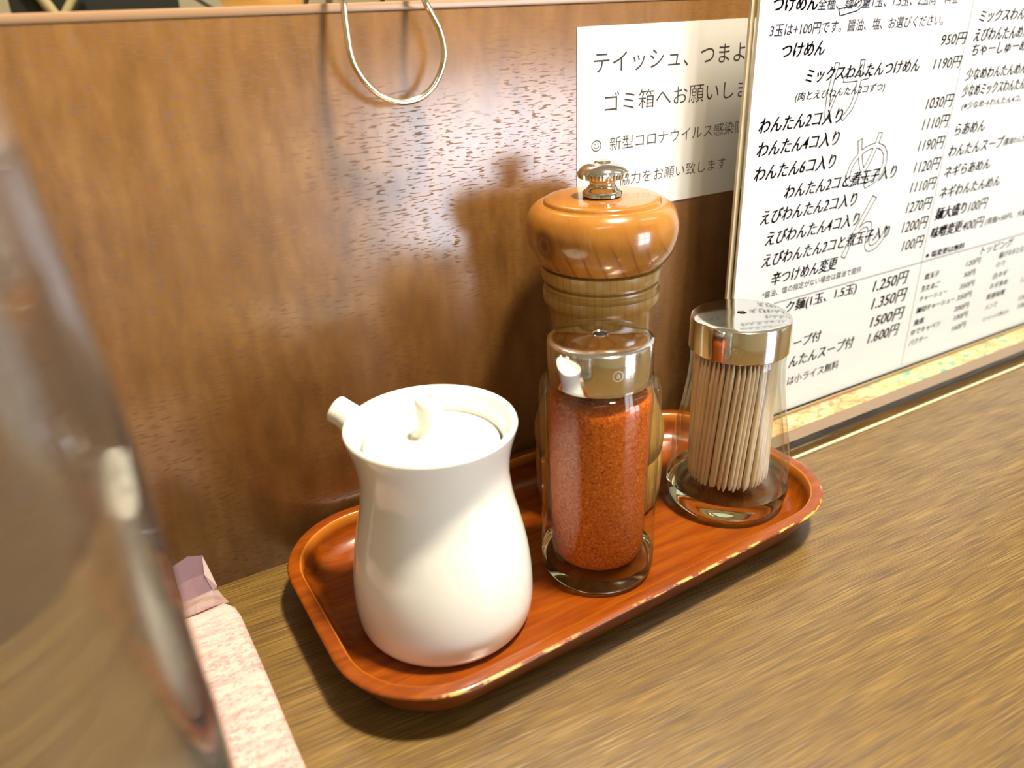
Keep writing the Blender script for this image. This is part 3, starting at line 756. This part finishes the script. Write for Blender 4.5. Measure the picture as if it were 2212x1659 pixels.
# ------------------------------------------------------------------ paper pack at lower left
pp = thing('paper_pack', 'long pink and white paper pack with folded end, between bottle and tray', 'paper pack')
bm = bmesh.new()
secs = [(-13.9, 0, 0), (-12, 0.02, 0.0), (-9, 0.0, 0.03), (-6.5, 0.01, 0.0), (-4.9, 0.03, 0.0), (-4.2, 0.12, -0.02), (-3.75, 0.35, -0.10), (-3.4, 0.62, -0.30), (-3.25, 0.75, -0.75)]
R = []
for y, inset, dz in secs:
    x0, x1, z1 = -0.35+inset, 2.77-inset*0.9, 2.0+dz
    pts = [(x0, 0.03), (x1, 0.03), (x1+0.02, 0.3), (x1, z1-0.12), (x1-0.12, z1), ((x0+x1)/2, z1+0.03), (x0+0.12, z1), (x0, z1-0.12)]
    R.append([bm.verts.new((x, y, z)) for x, z in pts])
for A, B in zip(R[:-1], R[1:]):
    for k in range(8): bm.faces.new((A[k], A[(k+1) % 8], B[(k+1) % 8], B[k]))
bm.faces.new(R[0]); bm.faces.new(R[-1])
link('wrapper', from_bm(bm), MAT['pink'], pp, angle=40)
# folded flap rising from the end
bm = bmesh.new()
g = [[(0.95, -3.55, 1.95), (0.93, -3.25, 2.25), (0.92, -3.02, 2.9), (0.94, -2.95, 3.80)],
     [(1.55, -3.62, 1.98), (1.50, -3.30, 2.28), (1.50, -3.0, 3.0), (1.52, -2.9, 3.98)],
     [(2.05, -3.55, 1.95), (2.08, -3.28, 2.26), (1.93, -3.12, 3.1), (2.02, -2.95, 3.86)],
     [(2.42, -3.45, 1.85), (2.22, -3.15, 2.36), (2.18, -2.9, 3.0), (2.04, -2.80, 3.84)]]
vv = [[bm.verts.new(p) for p in row] for row in g]
for i in range(3):
    for j in range(3): bm.faces.new((vv[i][j], vv[i+1][j], vv[i+1][j+1], vv[i][j+1]))
bmesh.ops.solidify(bm, geom=list(bm.faces), thickness=0.03)
link('folded_flap', from_bm(bm), MAT['lilac'], pp, smooth=False)
bm = bmesh.new()
tri = [(2.10, -3.30, 2.30), (1.93, -3.16, 3.1), (2.04, -3.0, 3.88), (2.19, -2.98, 3.05), (2.30, -3.2, 2.38)]
vt = [bm.verts.new(p) for p in tri]; bm.faces.new(vt); bmesh.ops.solidify(bm, geom=list(bm.faces), thickness=0.03)
link('turned_corner', from_bm(bm), MAT['pink'], pp, smooth=False)
bm = bmesh.new()
cr = [[(0.55, -3.9, 1.95), (0.9, -3.55, 2.12), (0.92, -3.25, 2.2)], [(1.3, -4.0, 2.07), (1.4, -3.62, 2.2), (1.45, -3.28, 2.30)], [(2.0, -3.85, 2.0), (2.05, -3.5, 2.2), (2.1, -3.25, 2.34)], [(2.55, -3.7, 1.82), (2.4, -3.45, 2.0), (2.3, -3.2, 2.2)], [(2.72, -3.75, 1.3), (2.6, -3.42, 1.4), (2.4, -3.15, 1.5)]]
vv = [[bm.verts.new(p) for p in row] for row in cr]
for i in range(4):
    for j in range(2): bm.faces.new((vv[i][j], vv[i+1][j], vv[i+1][j+1], vv[i][j+1]))
bmesh.ops.solidify(bm, geom=list(bm.faces), thickness=0.04)
link('end_crease', from_bm(bm), MAT['pink'], pp, smooth=False)

# ------------------------------------------------------------------ water bottle in the left foreground
WB = (-6.6, -18.5, 0)
wb = thing('water_pitcher', 'large clear round pitcher of water, blurred in the left foreground', 'pitcher', WB)
OUT = [(0.5, 7.3), (1.5, 7.36), (4, 7.34), (8, 7.24), (10.9, 7.16), (12.6, 7.07), (15.8, 6.99), (17.6, 6.91), (19.2, 6.78), (20.5, 6.67), (22.25, 6.50)]
op = smooth_prof([(0.02, 6.6), (0.12, 7.05)] + OUT + [(24.0, 6.3), (25.5, 6.2), (25.8, 6.1)], 4)
ip = [(25.8, 6.0), (25.5, 5.82), (24.0, 5.88)] + [(z, r-0.42) for z, r in reversed(OUT[1:])] + [(0.9, 6.75), (0.7, 6.2), (0.65, 0.0)]
link('glass', from_bm(lathe([(0.2, 0.0)] + op + smooth_prof(ip, 3), 160)), MAT['bottle'], wb, angle=60)
wp_ = [(0.64, 0.0), (0.69, 6.22), (0.89, 6.77)] + [(z, r-0.40) for z, r in OUT[1:10]] + [(21.6, 6.16), (21.6, 0.0)]
link('water', from_bm(lathe(wp_, 160)), MAT['water'], wb, angle=60)
link('lid', from_bm(lathe([(25.85, 0.0), (25.85, 6.3), (26.0, 6.4), (26.6, 6.3), (26.9, 5.6), (27.0, 0.0)], 64)), MAT['white'], wb, angle=40)
hp = catmull([(-6.2, -1.5, 22.5), (-8.6, -2.2, 22.8), (-9.6, -2.4, 20.0), (-9.4, -2.3, 14.0), (-8.4, -2.0, 9.5), (-6.6, -1.6, 9.0)], 6)
link('handle', from_bm(tube(hp, 0.7, 14)), MAT['white'], wb, angle=60)

# ------------------------------------------------------------------ things beyond the partition
structure('trim_1', -120, 200, 44.0, 59.0, 0.0, 22.0, MAT['greybeige'])
bx = link('dark_panel', box_mesh(-6.1, 6.1, -0.4, 0.4, 0, 26, 0.2), MAT['dark'], loc=(7.65, 45.4, 22.0)); tag(bx, 'dark rectangular panel beyond the partition, at top left', 'panel')
def slanted(name, p0, p1, r, mat, label, cat):
    c = Vector(p0); return tag(link(name, from_bm(tube([Vector((0, 0, 0)), Vector(p1)-c], r, 12)), mat, loc=p0, angle=60), label, cat)
slanted('slanted_rod', (5.15, 44.2, 22.05), (2.9, 44.2, 26.5), 0.42, MAT['beige'], 'beige rod leaning left in front of the dark panel', 'rod')
slanted('slanted_rod', (3.85, 43.2, 22.05), (7.2, 43.2, 26.5), 0.30, MAT['beige'], 'beige rod leaning right in front of the dark panel', 'rod')
slanted('thin_rod', (18.6, 44.4, 22.05), (13.9, 44.6, 25.2), 0.16, MAT['dark'], 'thin dark rod leaning beside the orange bowl', 'rod')
ob = link('orange_bowl', from_bm(lathe([(0.0, 0.0), (0.0, 1.6), (0.3, 2.2), (1.5, 3.6), (3.0, 4.4), (4.2, 4.7), (4.2, 4.5), (3.0, 4.2), (1.5, 3.3), (0.6, 1.8), (0.5, 0.0)], 48)), MAT['orange'], loc=(22.5, 51.0, 22.0)); tag(ob, 'orange bowl beyond the partition, left of the wire loop', 'bowl')
sp_ = link('wooden_stick', box_mesh(-0.3, 0.3, -0.2, 0.2, 0, 6, 0.1), MAT['brown'], loc=(26.5, 45.0, 22.0)); tag(sp_, 'short dark upright stick beyond the partition, beside the wire loop', 'stick')
jar = link('storage_jar', from_bm(lathe([(0.0, 0.0), (0.0, 2.2), (0.3, 2.5), (1.1, 2.55), (1.4, 2.3), (1.5, 0.0)], 40)), MAT['dark'], loc=(34.8, 47.0, 22.0)); tag(jar, 'low dark round dish beyond the partition, right of the wire loop', 'dish')
